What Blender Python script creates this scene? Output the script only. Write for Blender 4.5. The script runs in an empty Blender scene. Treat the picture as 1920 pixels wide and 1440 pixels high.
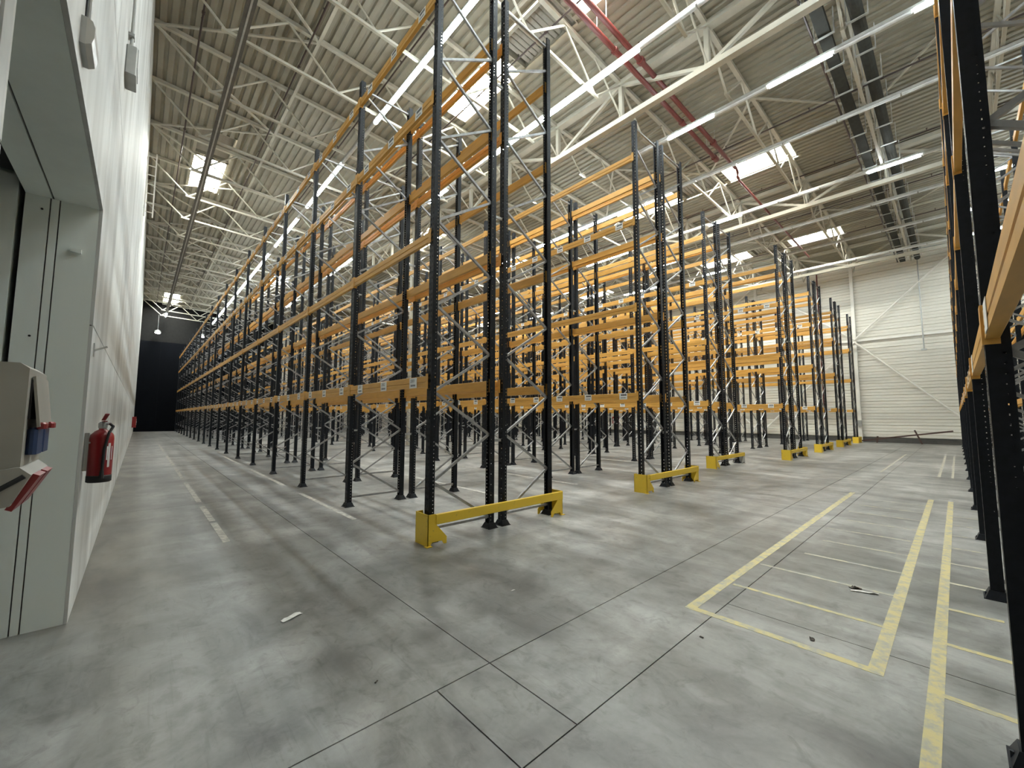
import bpy, bmesh, math, random
from mathutils import Vector, Matrix
random.seed(7)
scene = bpy.context.scene
COL = scene.collection

# ------------------------------------------------------------------ camera
YAW, PIT, ROLL, FPX = 0.7414, 0.0805, 0.0037, 762.2
def camera():
    cy, sy = math.cos(YAW), math.sin(YAW)
    fwd = Vector((sy*math.cos(PIT), cy*math.cos(PIT), math.sin(PIT)))
    right = Vector((cy, -sy, 0)); up = right.cross(fwd)
    r2 = right*math.cos(ROLL)+up*math.sin(ROLL); u2 = up*math.cos(ROLL)-right*math.sin(ROLL)
    cd = bpy.data.cameras.new('camera'); c = bpy.data.objects.new('camera', cd); COL.objects.link(c)
    m = Matrix((r2, u2, -fwd)).transposed().to_4x4(); m.translation = (0, 0, 1.6)
    c.matrix_world = m
    cd.sensor_fit = 'HORIZONTAL'; cd.sensor_width = 36.0; cd.lens = FPX/1920*36.0
    cd.clip_start = 0.05; cd.clip_end = 300
    scene.camera = c
camera()

# ------------------------------------------------------------------ world, exposure
world = bpy.data.worlds.new('overcast_sky'); scene.world = world
world.use_nodes = True
bg = world.node_tree.nodes['Background']
bg.inputs['Color'].default_value = (1.0, 0.97, 0.92, 1)
bg.inputs['Strength'].default_value = 130.0
scene.view_settings.view_transform = 'Standard'
scene.view_settings.look = 'None'
scene.view_settings.gamma = 1.0
scene.view_settings.use_curve_mapping = False
scene.view_settings.exposure = 0.0
TUBE = 80.0            # emission strength of the lit tubes

# ------------------------------------------------------------------ materials
def nodes_of(name):
    m = bpy.data.materials.new(name); m.use_nodes = True
    nt = m.node_tree; b = nt.nodes['Principled BSDF']
    return m, nt, b
def mat(name, col, rough=0.5, metal=0.0, vary=0.12, scale=6.0, bump=0.0, stretch=(1, 1, 1), spec=0.5):
    """base colour broken up by two octaves of noise in object space"""
    m, nt, b = nodes_of(name)
    tc = nt.nodes.new('ShaderNodeTexCoord'); mp = nt.nodes.new('ShaderNodeMapping')
    mp.inputs['Scale'].default_value = stretch
    nz = nt.nodes.new('ShaderNodeTexNoise'); nz.inputs['Scale'].default_value = scale; nz.inputs['Detail'].default_value = 4
    rp = nt.nodes.new('ShaderNodeValToRGB')
    rp.color_ramp.elements[0].position = 0.3; rp.color_ramp.elements[1].position = 0.7
    rp.color_ramp.elements[0].color = tuple(c*(1-vary) for c in col)+(1,)
    rp.color_ramp.elements[1].color = tuple(min(1, c*(1+vary)) for c in col)+(1,)
    L = nt.links
    L.new(tc.outputs['Object'], mp.inputs[0]); L.new(mp.outputs[0], nz.inputs[0])
    L.new(nz.outputs['Fac'], rp.inputs[0]); L.new(rp.outputs[0], b.inputs['Base Color'])
    b.inputs['Roughness'].default_value = rough; b.inputs['Metallic'].default_value = metal
    b.inputs['Specular IOR Level'].default_value = spec
    if bump:
        bp = nt.nodes.new('ShaderNodeBump'); bp.inputs['Strength'].default_value = bump; bp.inputs['Distance'].default_value = 0.01
        L.new(nz.outputs['Fac'], bp.inputs['Height']); L.new(bp.outputs[0], b.inputs['Normal'])
    return m
def emit(name, col, strength):
    m, nt, b = nodes_of(name)
    b.inputs['Base Color'].default_value = (*col, 1)
    b.inputs['Emission Color'].default_value = (*col, 1); b.inputs['Emission Strength'].default_value = strength
    return m
def concrete_floor():
    m, nt, b = nodes_of('polished_concrete'); L = nt.links; N = nt.nodes.new
    geo = N('ShaderNodeNewGeometry')
    def noise(scale, detail, stretch=(1, 1, 1), rotz=0, rough=0.55, dist=0):
        mp = N('ShaderNodeMapping'); mp.inputs['Scale'].default_value = stretch; mp.inputs['Rotation'].default_value = (0, 0, rotz)
        nz = N('ShaderNodeTexNoise'); nz.inputs['Scale'].default_value = scale; nz.inputs['Detail'].default_value = detail
        nz.inputs['Roughness'].default_value = rough; nz.inputs['Distortion'].default_value = dist
        L.new(geo.outputs['Position'], mp.inputs[0]); L.new(mp.outputs[0], nz.inputs[0]); return nz.outputs['Fac']
    def ramp(fac, p0, c0, p1, c1):
        r = N('ShaderNodeValToRGB'); e = r.color_ramp.elements
        e[0].position = p0; e[0].color = (*c0, 1); e[1].position = p1; e[1].color = (*c1, 1)
        L.new(fac, r.inputs[0]); return r.outputs[0]
    def mix(mode, fac, a, c):
        x = N('ShaderNodeMix'); x.data_type = 'RGBA'; x.blend_type = mode
        if isinstance(fac, float): x.inputs[0].default_value = fac
        else: L.new(fac, x.inputs[0])
        L.new(a, x.inputs[6]); L.new(c, x.inputs[7]); return x.outputs[2]
    big = ramp(noise(0.42, 5, dist=0.6), 0.34, (0.17, 0.171, 0.164), 0.64, (0.44, 0.44, 0.425))
    mid = ramp(noise(2.6, 6, (1, 0.7, 1), 0.5, 0.6, 0.8), 0.32, (0.50, 0.50, 0.49), 0.60, (1.0, 1.0, 1.0))
    c = mix('MULTIPLY', 0.85, big, mid)
    blot = ramp(noise(7.5, 7, (1, 0.8, 1), 0.9, 0.66, 1.0), 0.33, (0.55, 0.545, 0.53), 0.47, (1.0, 1.0, 1.0))
    c = mix('MULTIPLY', 0.6, c, blot)
    scr = ramp(noise(1.0, 5, (26, 1.3, 1), 0.75, 0.7, 0.5), 0.30, (0.62, 0.615, 0.60), 0.42, (1.0, 1.0, 1.0))
    c = mix('MULTIPLY', 0.5, c, scr)
    grain = ramp(noise(34.0, 4, rough=0.6), 0.25, (0.80, 0.80, 0.80), 0.75, (1.0, 1.0, 1.0))
    c = mix('MULTIPLY', 0.6, c, grain)
    # tyre tracks along the aisles: darker bands stretched along Y and along X
    tr = ramp(noise(1.0, 4, (1.7, 0.12, 1), dist=0.3), 0.38, (0.50, 0.495, 0.48), 0.56, (1, 1, 1))
    c = mix('MULTIPLY', 0.65, c, tr)
    tr2 = ramp(noise(1.0, 4, (0.16, 1.5, 1), 0.06, dist=0.4), 0.38, (0.55, 0.545, 0.53), 0.56, (1, 1, 1))
    c = mix('MULTIPLY', 0.55, c, tr2)
    # brown dust along the foot of the concrete wall
    sp = N('ShaderNodeSeparateXYZ'); L.new(geo.outputs['Position'], sp.inputs[0])
    mr = N('ShaderNodeMapRange'); mr.inputs[1].default_value = -0.3; mr.inputs[2].default_value = 1.1; mr.inputs[3].default_value = 0.95; mr.inputs[4].default_value = 0.0
    L.new(sp.outputs[0], mr.inputs[0])
    my = N('ShaderNodeMapRange'); my.inputs[1].default_value = 3.8; my.inputs[2].default_value = 5.2
    L.new(sp.outputs[1], my.inputs[0])
    mu = N('ShaderNodeMath'); mu.operation = 'MULTIPLY'; L.new(mr.outputs[0], mu.inputs[0]); L.new(my.outputs[0], mu.inputs[1])
    dust = ramp(noise(3.0, 6, (1, 0.35, 1)), 0.38, (0.045, 0.037, 0.027), 0.75, (0.16, 0.14, 0.11))
    c = mix('MIX', mu.outputs[0], c, dust)
    L.new(c, b.inputs['Base Color'])
    rr = N('ShaderNodeMapRange'); rr.inputs[3].default_value = 0.29; rr.inputs[4].default_value = 0.46
    L.new(noise(1.1, 3), rr.inputs[0]); L.new(rr.outputs[0], b.inputs['Roughness'])
    bp = N('ShaderNodeBump'); bp.inputs['Strength'].default_value = 0.05; bp.inputs['Distance'].default_value = 0.01
    L.new(noise(5, 3), bp.inputs['Height']); L.new(bp.outputs[0], b.inputs['Normal'])
    b.inputs['Specular IOR Level'].default_value = 0.5
    return m
def dirty_wall(name, base, dirt, amount=0.75, streak=(0.9, 0.9, 0.12), clean=(0.45, 0.62)):
    m, nt, b = nodes_of(name); L = nt.links; N = nt.nodes.new
    geo = N('ShaderNodeNewGeometry')
    mp = N('ShaderNodeMapping'); mp.inputs['Scale'].default_value = streak
    nz = N('ShaderNodeTexNoise'); nz.inputs['Scale'].default_value = 1.6; nz.inputs['Detail'].default_value = 7; nz.inputs['Roughness'].default_value = 0.62
    L.new(geo.outputs['Position'], mp.inputs[0]); L.new(mp.outputs[0], nz.inputs[0])
    r = N('ShaderNodeValToRGB'); e = r.color_ramp.elements
    e[0].position = clean[0]-0.15; e[0].color = (*dirt, 1); e[1].position = clean[1]; e[1].color = (*base, 1)
    L.new(nz.outputs['Fac'], r.inputs[0])
    n2 = N('ShaderNodeTexNoise'); n2.inputs['Scale'].default_value = 14; n2.inputs['Detail'].default_value = 5
    L.new(geo.outputs['Position'], n2.inputs[0])
    x = N('ShaderNodeMix'); x.data_type = 'RGBA'; x.blend_type = 'MIX'; x.inputs[0].default_value = amount
    x.inputs[6].default_value = (*base, 1); L.new(r.outputs[0], x.inputs[7])
    L.new(x.outputs[2], b.inputs['Base Color']); b.inputs['Roughness'].default_value = 0.6
    bp = N('ShaderNodeBump'); bp.inputs['Strength'].default_value = 0.12; bp.inputs['Distance'].default_value = 0.008
    L.new(n2.outputs['Fac'], bp.inputs['Height']); L.new(bp.outputs[0], b.inputs['Normal'])
    return m
def worn_paint(name, col, under, lo=0.40, hi=0.52, scale=9.0, rough=0.6):
    m, nt, b = nodes_of(name); L = nt.links; N = nt.nodes.new
    geo = N('ShaderNodeNewGeometry')
    nz = N('ShaderNodeTexNoise'); nz.inputs['Scale'].default_value = scale; nz.inputs['Detail'].default_value = 8; nz.inputs['Roughness'].default_value = 0.7
    L.new(geo.outputs['Position'], nz.inputs[0])
    r = N('ShaderNodeValToRGB'); e = r.color_ramp.elements
    e[0].position = lo; e[0].color = (*under, 1); e[1].position = hi; e[1].color = (*col, 1)
    L.new(nz.outputs['Fac'], r.inputs[0]); L.new(r.outputs[0], b.inputs['Base Color']); b.inputs['Roughness'].default_value = rough
    return m
def glass_pane():
    m = bpy.data.materials.new('skylight_glazing'); m.use_nodes = True; nt = m.node_tree
    for n in list(nt.nodes): nt.nodes.remove(n)
    o = nt.nodes.new('ShaderNodeOutputMaterial'); t = nt.nodes.new('ShaderNodeBsdfTransparent'); g = nt.nodes.new('ShaderNodeBsdfGlossy')
    t.inputs['Color'].default_value = (0.93, 0.95, 0.93, 1); g.inputs['Roughness'].default_value = 0.15
    nz = nt.nodes.new('ShaderNodeTexNoise'); nz.inputs['Scale'].default_value = 3.0
    mr = nt.nodes.new('ShaderNodeMapRange'); mr.inputs[3].default_value = 0.02; mr.inputs[4].default_value = 0.09
    mx = nt.nodes.new('ShaderNodeMixShader'); nt.links.new(nz.outputs['Fac'], mr.inputs[0]); nt.links.new(mr.outputs[0], mx.inputs[0])
    nt.links.new(t.outputs[0], mx.inputs[1]); nt.links.new(g.outputs[0], mx.inputs[2]); nt.links.new(mx.outputs[0], o.inputs[0])
    return m

M = {}
M['floor'] = concrete_floor()
M['floor_joint'] = mat('joint_filler', (0.05, 0.048, 0.044), 0.9, spec=0.1)
M['wall'] = dirty_wall('painted_precast_concrete', (0.60, 0.605, 0.585), (0.25, 0.245, 0.23), 0.75)
M['reveal'] = dirty_wall('doorway_reveal_paint', (0.80, 0.85, 0.81), (0.62, 0.66, 0.63), 0.6)
M['wall_joint'] = mat('wall_joint_sealant', (0.16, 0.16, 0.155), 0.8)
M['steel_wall'] = mat('white_wall_steel_paint', (0.88, 0.86, 0.80), 0.5, 0, 0.04, 3.0)
M['clad'] = dirty_wall('off_white_cladding', (0.82, 0.795, 0.72), (0.66, 0.635, 0.565), 0.5, (0.15, 0.15, 0.9))
M['black_wall'] = mat('black_sheeting', (0.0035, 0.0042, 0.006), 0.8, spec=0.05)
M['grey_wall'] = mat('dark_grey_cladding', (0.014, 0.014, 0.014), 0.8, spec=0.05)
M['plinth'] = mat('dark_grey_plinth', (0.085, 0.082, 0.075), 0.8)
M['deck'] = mat('cream_steel_decking', (0.285, 0.264, 0.207), 0.6, 0.0, 0.08, 2.0)
M['steel_white'] = mat('cream_white_structural_paint', (0.47, 0.448, 0.375), 0.6, 0, 0.07, 3.0)
M['upright'] = mat('black_blue_powder_coat', (0.0065, 0.008, 0.0115), 0.42, 0.0, 0.3, 20, spec=0.22)
M['beam'] = mat('ochre_orange_beam_paint', (0.61, 0.325, 0.066), 0.45, 0.0, 0.10, 5.0, stretch=(4, 0.6, 4))
M['brace'] = mat('galvanised_bracing', (0.30, 0.30, 0.30), 0.42, 0.55, 0.2, 12)
M['guard'] = worn_paint('scuffed_yellow_paint', (0.74, 0.50, 0.035), (0.40, 0.29, 0.05), 0.30, 0.40, 11.0, 0.45)
M['guard_bare'] = worn_paint('bare_grey_guard_steel', (0.42, 0.42, 0.40), (0.50, 0.40, 0.10), 0.36, 0.42, 8.0, 0.5)
M['label'] = mat('white_label_card', (0.78, 0.79, 0.77), 0.5, 0, 0.04)
M['ink'] = mat('black_print', (0.03, 0.03, 0.035), 0.6)
M['line_yellow'] = worn_paint('worn_yellow_floor_paint', (0.50, 0.43, 0.205), (0.33, 0.32, 0.27), 0.40, 0.56, 10.0)
M['line_pale'] = worn_paint('faded_pale_floor_paint', (0.46, 0.43, 0.31), (0.32, 0.31, 0.29), 0.44, 0.60, 8.0)
M['line_white'] = worn_paint('worn_white_floor_paint', (0.52, 0.51, 0.45), (0.30, 0.29, 0.27), 0.44, 0.62, 9.0)
M['glass'] = glass_pane()
M['tube'] = emit('lit_fluorescent_tube', (0.86, 0.97, 1.0), TUBE)
M['bulb'] = emit('lit_round_bulb', (1.0, 0.97, 0.9), 18.0)
M['tube_off'] = mat('unlit_fluorescent_tube', (0.72, 0.74, 0.74), 0.3)
M['rail'] = mat('light_trunking_steel', (0.42, 0.42, 0.40), 0.5, 0.1)
M['rail_dark'] = mat('dusty_dark_trunking', (0.11, 0.105, 0.095), 0.6)
M['red_pipe'] = mat('oxide_red_sprinkler_main', (0.13, 0.022, 0.018), 0.45)
M['dark_pipe'] = mat('dark_brown_sprinkler_pipe', (0.045, 0.026, 0.022), 0.5)
M['duct'] = mat('dusty_dark_cable_duct', (0.05, 0.051, 0.046), 0.85, spec=0.15)
M['galv'] = mat('galvanised_steel', (0.42, 0.43, 0.42), 0.4, 0.6)
M['louvre'] = mat('grey_aluminium_louvre', (0.30, 0.28, 0.24), 0.5, 0.3)
M['red'] = mat('extinguisher_red', (0.21, 0.008, 0.010), 0.3, 0, 0.06)
M['dark'] = mat('black_rubber', (0.012, 0.012, 0.013), 0.6)
M['box_plastic'] = mat('beige_grey_enclosure', (0.29, 0.28, 0.25), 0.5)
M['box_grey'] = mat('light_grey_plastic_box', (0.42, 0.43, 0.42), 0.5)
M['lamp_lens'] = mat('milky_emergency_lens', (0.50, 0.49, 0.46), 0.3)
M['blue'] = mat('blue_socket_plastic', (0.009, 0.028, 0.09), 0.4)
M['red_plastic'] = mat('red_socket_flap', (0.22, 0.016, 0.018), 0.4)
M['rust'] = mat('brown_rusty_bar', (0.075, 0.04, 0.032), 0.7)
M['paper'] = mat('crumpled_white_paper', (0.72, 0.71, 0.68), 0.8)
M['scrap'] = mat('dark_leaf_scrap', (0.07, 0.06, 0.05), 0.9)

# ------------------------------------------------------------------ mesh helpers
class MB:
    def __init__(s): s.v = []; s.f = []; s.mi = []; s.cur = 0
    def add(s, vs, fs):
        o = len(s.v); s.v += [tuple(p) for p in vs]
        for f in fs: s.f.append(tuple(i+o for i in f)); s.mi.append(s.cur)
        return s
    def box(s, x0, x1, y0, y1, z0, z1):
        return s.add([(x0, y0, z0), (x1, y0, z0), (x1, y1, z0), (x0, y1, z0), (x0, y0, z1), (x1, y0, z1), (x1, y1, z1), (x0, y1, z1)],
                     [(3, 2, 1, 0), (4, 5, 6, 7), (0, 1, 5, 4), (1, 2, 6, 5), (2, 3, 7, 6), (3, 0, 4, 7)])
    def cbox(s, x0, x1, y0, y1, z0, z1, c):
        """box with chamfered vertical edges and chamfered top"""
        ring = [(x0+c, y0), (x1-c, y0), (x1, y0+c), (x1, y1-c), (x1-c, y1), (x0+c, y1), (x0, y1-c), (x0, y0+c)]
        cx, cy = (x0+x1)/2, (y0+y1)/2
        top = [(x+(c*0.7 if x < cx else -c*0.7), y+(c*0.7 if y < cy else -c*0.7)) for x, y in ring]
        vs = [(x, y, z0) for x, y in ring]+[(x, y, z1-c) for x, y in ring]+[(x, y, z1) for x, y in top]
        fs = [tuple(range(7, -1, -1)), tuple(range(16, 24))]
        for b in (0, 8):
            for i in range(8): fs.append((b+i, b+(i+1) % 8, b+8+(i+1) % 8, b+8+i))
        return s.add(vs, fs)
    def bar(s, p, q, w, h, up=(0, 0, 1)):
        p, q = Vector(p), Vector(q); d = (q-p).normalized(); u = Vector(up)
        a = d.cross(u)
        if a.length < 1e-4: a = d.cross(Vector((1, 0, 0)))
        a.normalize(); b = a.cross(d); a *= w/2; b *= h/2
        vs = [p-a-b, p+a-b, p+a+b, p-a+b, q-a-b, q+a-b, q+a+b, q-a+b]
        return s.add(vs, [(0, 1, 2, 3), (7, 6, 5, 4), (1, 0, 4, 5), (2, 1, 5, 6), (3, 2, 6, 7), (0, 3, 7, 4)])
    def tube(s, p, q, r, n=8, r2=None, caps=True):
        p, q = Vector(p), Vector(q); d = (q-p).normalized(); r2 = r if r2 is None else r2
        a = d.cross(Vector((0, 0, 1)))
        if a.length < 1e-3: a = d.cross(Vector((1, 0, 0)))
        a.normalize(); b = a.cross(d)
        vs = []
        for c, rr in ((p, r), (q, r2)):
            for i in range(n):
                t = 2*math.pi*i/n; vs.append(c+a*math.cos(t)*rr+b*math.sin(t)*rr)
        fs = [(i, i+n, (i+1) % n+n, (i+1) % n) for i in range(n)]
        if caps: fs += [tuple(range(n)), tuple(range(2*n-1, n-1, -1))]
        return s.add(vs, fs)
    def path(s, pts, r, n=8):
        for a, b in zip(pts[:-1], pts[1:]): s.tube(a, b, r, n)
        return s
    def lathe(s, prof, n=20, cx=0, cy=0):
        vs = [(cx+r*math.cos(2*math.pi*i/n), cy+r*math.sin(2*math.pi*i/n), z) for r, z in prof for i in range(n)]
        fs = []
        for k in range(len(prof)-1):
            for i in range(n): fs.append((k*n+i, k*n+(i+1) % n, (k+1)*n+(i+1) % n, (k+1)*n+i))
        fs += [tuple(range(n-1, -1, -1)), tuple(range((len(prof)-1)*n, len(prof)*n))]
        return s.add(vs, fs)
    def prism(s, poly, axis, a, b):
        """closed polygon (2-D) extruded from a to b along axis; poly coordinates are the other two axes in order"""
        def P(u, w, t): return {'x': (t, u, w), 'y': (u, t, w), 'z': (u, w, t)}[axis]
        n = len(poly); vs = [P(u, w, a) for u, w in poly]+[P(u, w, b) for u, w in poly]
        return s.add(vs, [tuple(range(n)), tuple(range(2*n-1, n-1, -1))]+[(i, i+n, (i+1) % n+n, (i+1) % n) for i in range(n)])
    def mesh(s, name, *mats, smooth=False):
        me = bpy.data.meshes.new(name); me.from_pydata(s.v, [], s.f)
        for m in mats: me.materials.append(M[m])
        if any(s.mi): me.polygons.foreach_set('material_index', s.mi)
        bm = bmesh.new(); bm.from_mesh(me); bmesh.ops.recalc_face_normals(bm, faces=bm.faces); bm.to_mesh(me); bm.free()
        if smooth: me.polygons.foreach_set('use_smooth', [True]*len(me.polygons))
        return me
    def build(s, name, *mats, parent=None, loc=(0, 0, 0), rot=(0, 0, 0), smooth=False):
        return put(name, s.mesh(name, *mats, smooth=smooth), parent, loc, rot)
def put(name, me, parent=None, loc=(0, 0, 0), rot=(0, 0, 0)):
    o = bpy.data.objects.new(name, me); COL.objects.link(o)
    if parent is not None: o.parent = parent
    o.location = loc; o.rotation_euler = rot
    return o
def empty(name, loc=(0, 0, 0), rz=0):
    o = bpy.data.objects.new(name, None); COL.objects.link(o); o.location = loc; o.rotation_euler = (0, 0, rz); o.empty_display_size = 0.2
    return o
def tag(o, label, cat, group=None):
    o['label'] = label; o['category'] = cat
    if group: o['group'] = group
    return o
def struct(o, label=None):
    o['kind'] = 'structure'
    if label: o['label'] = label
    return o
def text_mesh(mb, txt, size, origin, ux, uy, depth=0.0008):
    """flat lettering added to mb as polygons, starting at origin, along ux, height along uy"""
    cu = bpy.data.curves.new('lettering', 'FONT'); cu.body = txt; cu.size = size
    o = bpy.data.objects.new('lettering', cu); COL.objects.link(o)
    dg = bpy.context.evaluated_depsgraph_get(); dg.update()
    me = o.evaluated_get(dg).to_mesh()
    ux, uy, og = Vector(ux), Vector(uy), Vector(origin)
    mb.add([og+ux*v.co.x+uy*v.co.y for v in me.vertices], [tuple(p.vertices) for p in me.polygons])
    o.evaluated_get(dg).to_mesh_clear(); bpy.data.objects.remove(o); bpy.data.curves.remove(cu)

# ------------------------------------------------------------------ dimensions of the hall
XW = -0.315             # concrete wall face
XR = 36.6              # far cladding wall face
YE = 54.6              # dark end wall
YB = -4.2              # wall behind the near rack
def zt(x): return 12.60+0.042*max(0.0, 11.2-x)      # truss top chord height
def zb(x): return 1.6+0.886*(zt(x)-1.6)             # truss bottom chord height
TK = [4.16+2.76*k for k in range(-3, 19)]            # truss lines
TK = [y for y in TK if YB+0.4 < y < YE-0.3]
GIRD = [11.2, 22.2, 33.2]
SKY = [(1.15, 2.35, 22.0, 25.3), (1.15, 2.35, 49.6, 53.6),
       (7.45, 8.6, 3.95, 6.5), (7.45, 8.6, 9.0, 12.1), (12.2, 13.4, 20.5, 24.0), (7.45, 8.6, 36.0, 39.5),
       (18.7, 19.95, 3.95, 6.6), (18.7, 19.95, 8.9, 12.1), (18.7, 19.95, 20.0, 23.2), (18.7, 19.95, 36.0, 39.5),
       (29.4, 30.7, 3.95, 6.6), (29.4, 30.7, 8.9, 12.1), (29.4, 30.7, 20.0, 23.2), (29.4, 30.7, 36.0, 39.5),
       ]
LOUV = [(1.15, 2.35, 19.7, 21.8), (7.45, 8.6, 6.7, 8.8), (18.7, 19.95, 6.8, 8.7), (29.4, 30.7, 6.8, 8.7)]

# ------------------------------------------------------------------ floor
def floor():
    f = struct(MB().box(-3.0, XR+0.5, YB-0.3, YE+0.3, -0.30, -0.006).build('floor', 'floor_joint'), 'grey polished concrete floor of the hall')
    g = 0.004
    bands = [(YB-0.3, 1.43, [-3, 3.84, 11.84, 19.84, 27.84, XR+0.5]), (1.43, 2.15, [-3, 1.38, 1.78, 9.8, 17.8, 25.8, XR+0.5])]
    ys = [2.15, 9.4, 16.9, 24.4, 31.9, 39.4, 46.9, YE+0.3]
    for a, b in zip(ys[:-1], ys[1:]): bands.append((a, b, [-3, 1.78, 9.8, 17.8, 25.8, 33.0, XR+0.5]))
    for y0, y1, xs in bands:
        for x0, x1 in zip(xs[:-1], xs[1:]):
            MB().box(x0+g, x1-g, y0+g, y1-g, -0.006, 0).build('floor_slab', 'floor', parent=f)
    t = 0.0015
    def line(x0, x1, y0, y1, m='line_yellow'):
        MB().box(x0, x1, y0, y1, 0.0, t).build('painted_line', m, parent=f)
    # marked loading bays beside the near rack
    line(3.50, 11.45, 1.57, 1.65); line(3.50, 11.6, 0.40, 0.48); line(3.50, 3.57, 0.48, 1.57)
    line(2.3, 11.6, 0.14, 0.21)
    for i in range(1, 10):
        x = 3.5+0.80*i; m = 'line_yellow' if i < 2 else 'line_pale'
        line(x, x+0.045, 0.48, 1.55 if i < 3 else 1.25+0.2*random.random(), m)
        line(x, x+0.05, -0.16, 0.14, 'line_yellow' if i < 3 else 'line_pale')
    line(3.5, 3.55, -0.16, 0.14)
    line(16.3, 25.5, 1.60, 1.66, 'line_pale'); line(16.2, 25.5, 0.40, 0.46, 'line_pale'); line(16.2, 25.5, 0.15, 0.20, 'line_pale')
    # broken white lane line in the wall aisle, line along the first rack and between racks
    y = 6.37
    for a, b in ((6.37, 7.6), (7.75, 9.1), (9.6, 12.5), (13.4, 16.0), (17.0, 21.5), (24.0, 30.0)):
        line(0.88, 0.96, a, b, 'line_white')
    for a, b in ((6.42, 9.3), (10.6, 12.0), (12.6, 14.4), (16.2, 19.5)): line(2.53, 2.61, a, b, 'line_white')
    for xx in (5.45, 7.75, 10.8, 13.2): line(xx, xx+0.07, 6.2, 30.0, 'line_white')
floor()

# ------------------------------------------------------------------ concrete wall with the doorway
YD0, YD1, ZD = 1.70, 4.72, 3.30
def left_wall():
    TH = 0.42
    w = MB()
    # core set 6 mm behind the panel faces so that the joints read as recesses
    for y0, y1, z0, z1 in ((YB-0.3, YD0-0.02, 0, 13.7), (YD1+0.02, YE, 0, 13.7), (YD0-0.02, YD1+0.02, ZD+0.02, 13.7)):
        w.box(XW-TH+0.006, XW-0.010, y0, y1, z0, z1)
    w = struct(w.build('wall_left', 'wall_joint'), 'white painted precast concrete wall with grey smears')
    g = 0.006
    zs = [0, 2.33, 4.75, 7.15, 9.55, 11.95, 13.7]
    ys = [YB-0.3, YD0, YD1, 13.2, 21.6, 30.0, 38.4, 46.8, YE]
    for z0, z1 in zip(zs[:-1], zs[1:]):
        for y0, y1 in zip(ys[:-1], ys[1:]):
            a, b = y0, y1
            zz0, zz1 = z0, z1
            if y0 == YD0:
                if z1 <= ZD: continue
                zz0 = max(z0, ZD)
            ea = 0 if y0 == YD1 or (y1 == YD0) else g
            eb = 0 if y1 == YD0 and z0 < ZD else g
            za = 0 if zz0 in (0, ZD) else g
            MB().box(XW-0.02, XW, a+(0 if y0 in (YD1,) else g), b-(0 if y1 == YD0 else g), zz0+za, zz1-g).build('wall_panel', 'wall', parent=w)
    # reveals of the doorway (jamb plates with grooves, soffit plates)
    for x0, x1 in ((XW-0.235, XW-0.021), (XW-0.285, XW-0.243), (XW-0.42, XW-0.293)):
        MB().box(x0, x1, YD1, YD1+0.03, 0, ZD).build('reveal_plate', 'reveal', parent=w)
    for x0, x1 in ((XW-0.27, XW-0.021), (XW-0.42, XW-0.282)):
        MB().box(x0, x1, YD0, YD1, ZD, ZD+0.03).build('reveal_plate', 'reveal', parent=w)
    # steel corner profile on the near edge and little wedge on the far reveal
    struct(MB().box(XW-0.02, XW+0.006, YD0-0.13, YD0-0.05, 0, 6.0).build('trim_2', 'box_grey'), 'grey steel corner profile on the near edge of the doorway')
    MB().box(XW-0.16, XW-0.10, YD1-0.03, YD1, 2.90, 2.93).build('lock_plate', 'reveal', parent=w)
    mb = MB()
    for z in (2.2, 0.95, 3.2): mb.tube((XW-0.33, YD1-0.003, z), (XW-0.33, YD1+0.01, z), 0.008, 8)
    mb.build('bolt_hole', 'dark', parent=w)
    # second skin behind: the frame of the sliding fire door, beyond a dark gap
    d = struct(MB().box(-1.7, XW-0.455, YD1, YD1+0.25, 0, 3.42).build('door_1', 'reveal'), 'pale grey frame of the sliding fire door behind a dark gap')
    MB().box(-1.7, XW-0.455, YD0-0.3, YD1-0.06, 3.42, 3.6).build('door_head', 'dark', parent=d)
    struct(MB().box(-3.0, -2.9, YB-0.3, 5.4, -0.02, 4.2).box(-2.9, XW-0.41, YB-0.3, YB-0.2, -0.02, 4.2).box(-2.9, XW-0.41, 5.3, 5.4, -0.02, 4.2).box(-2.9, XW-0.41, YB-0.2, 5.3, 4.1, 4.2).build('wall_light_stop', 'reveal'), 'unseen pale grey walls added beyond the doorway to stop stray sky light')  # unseen enclosure added beyond the doorway so that no sky light leaks in
left_wall()

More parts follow.
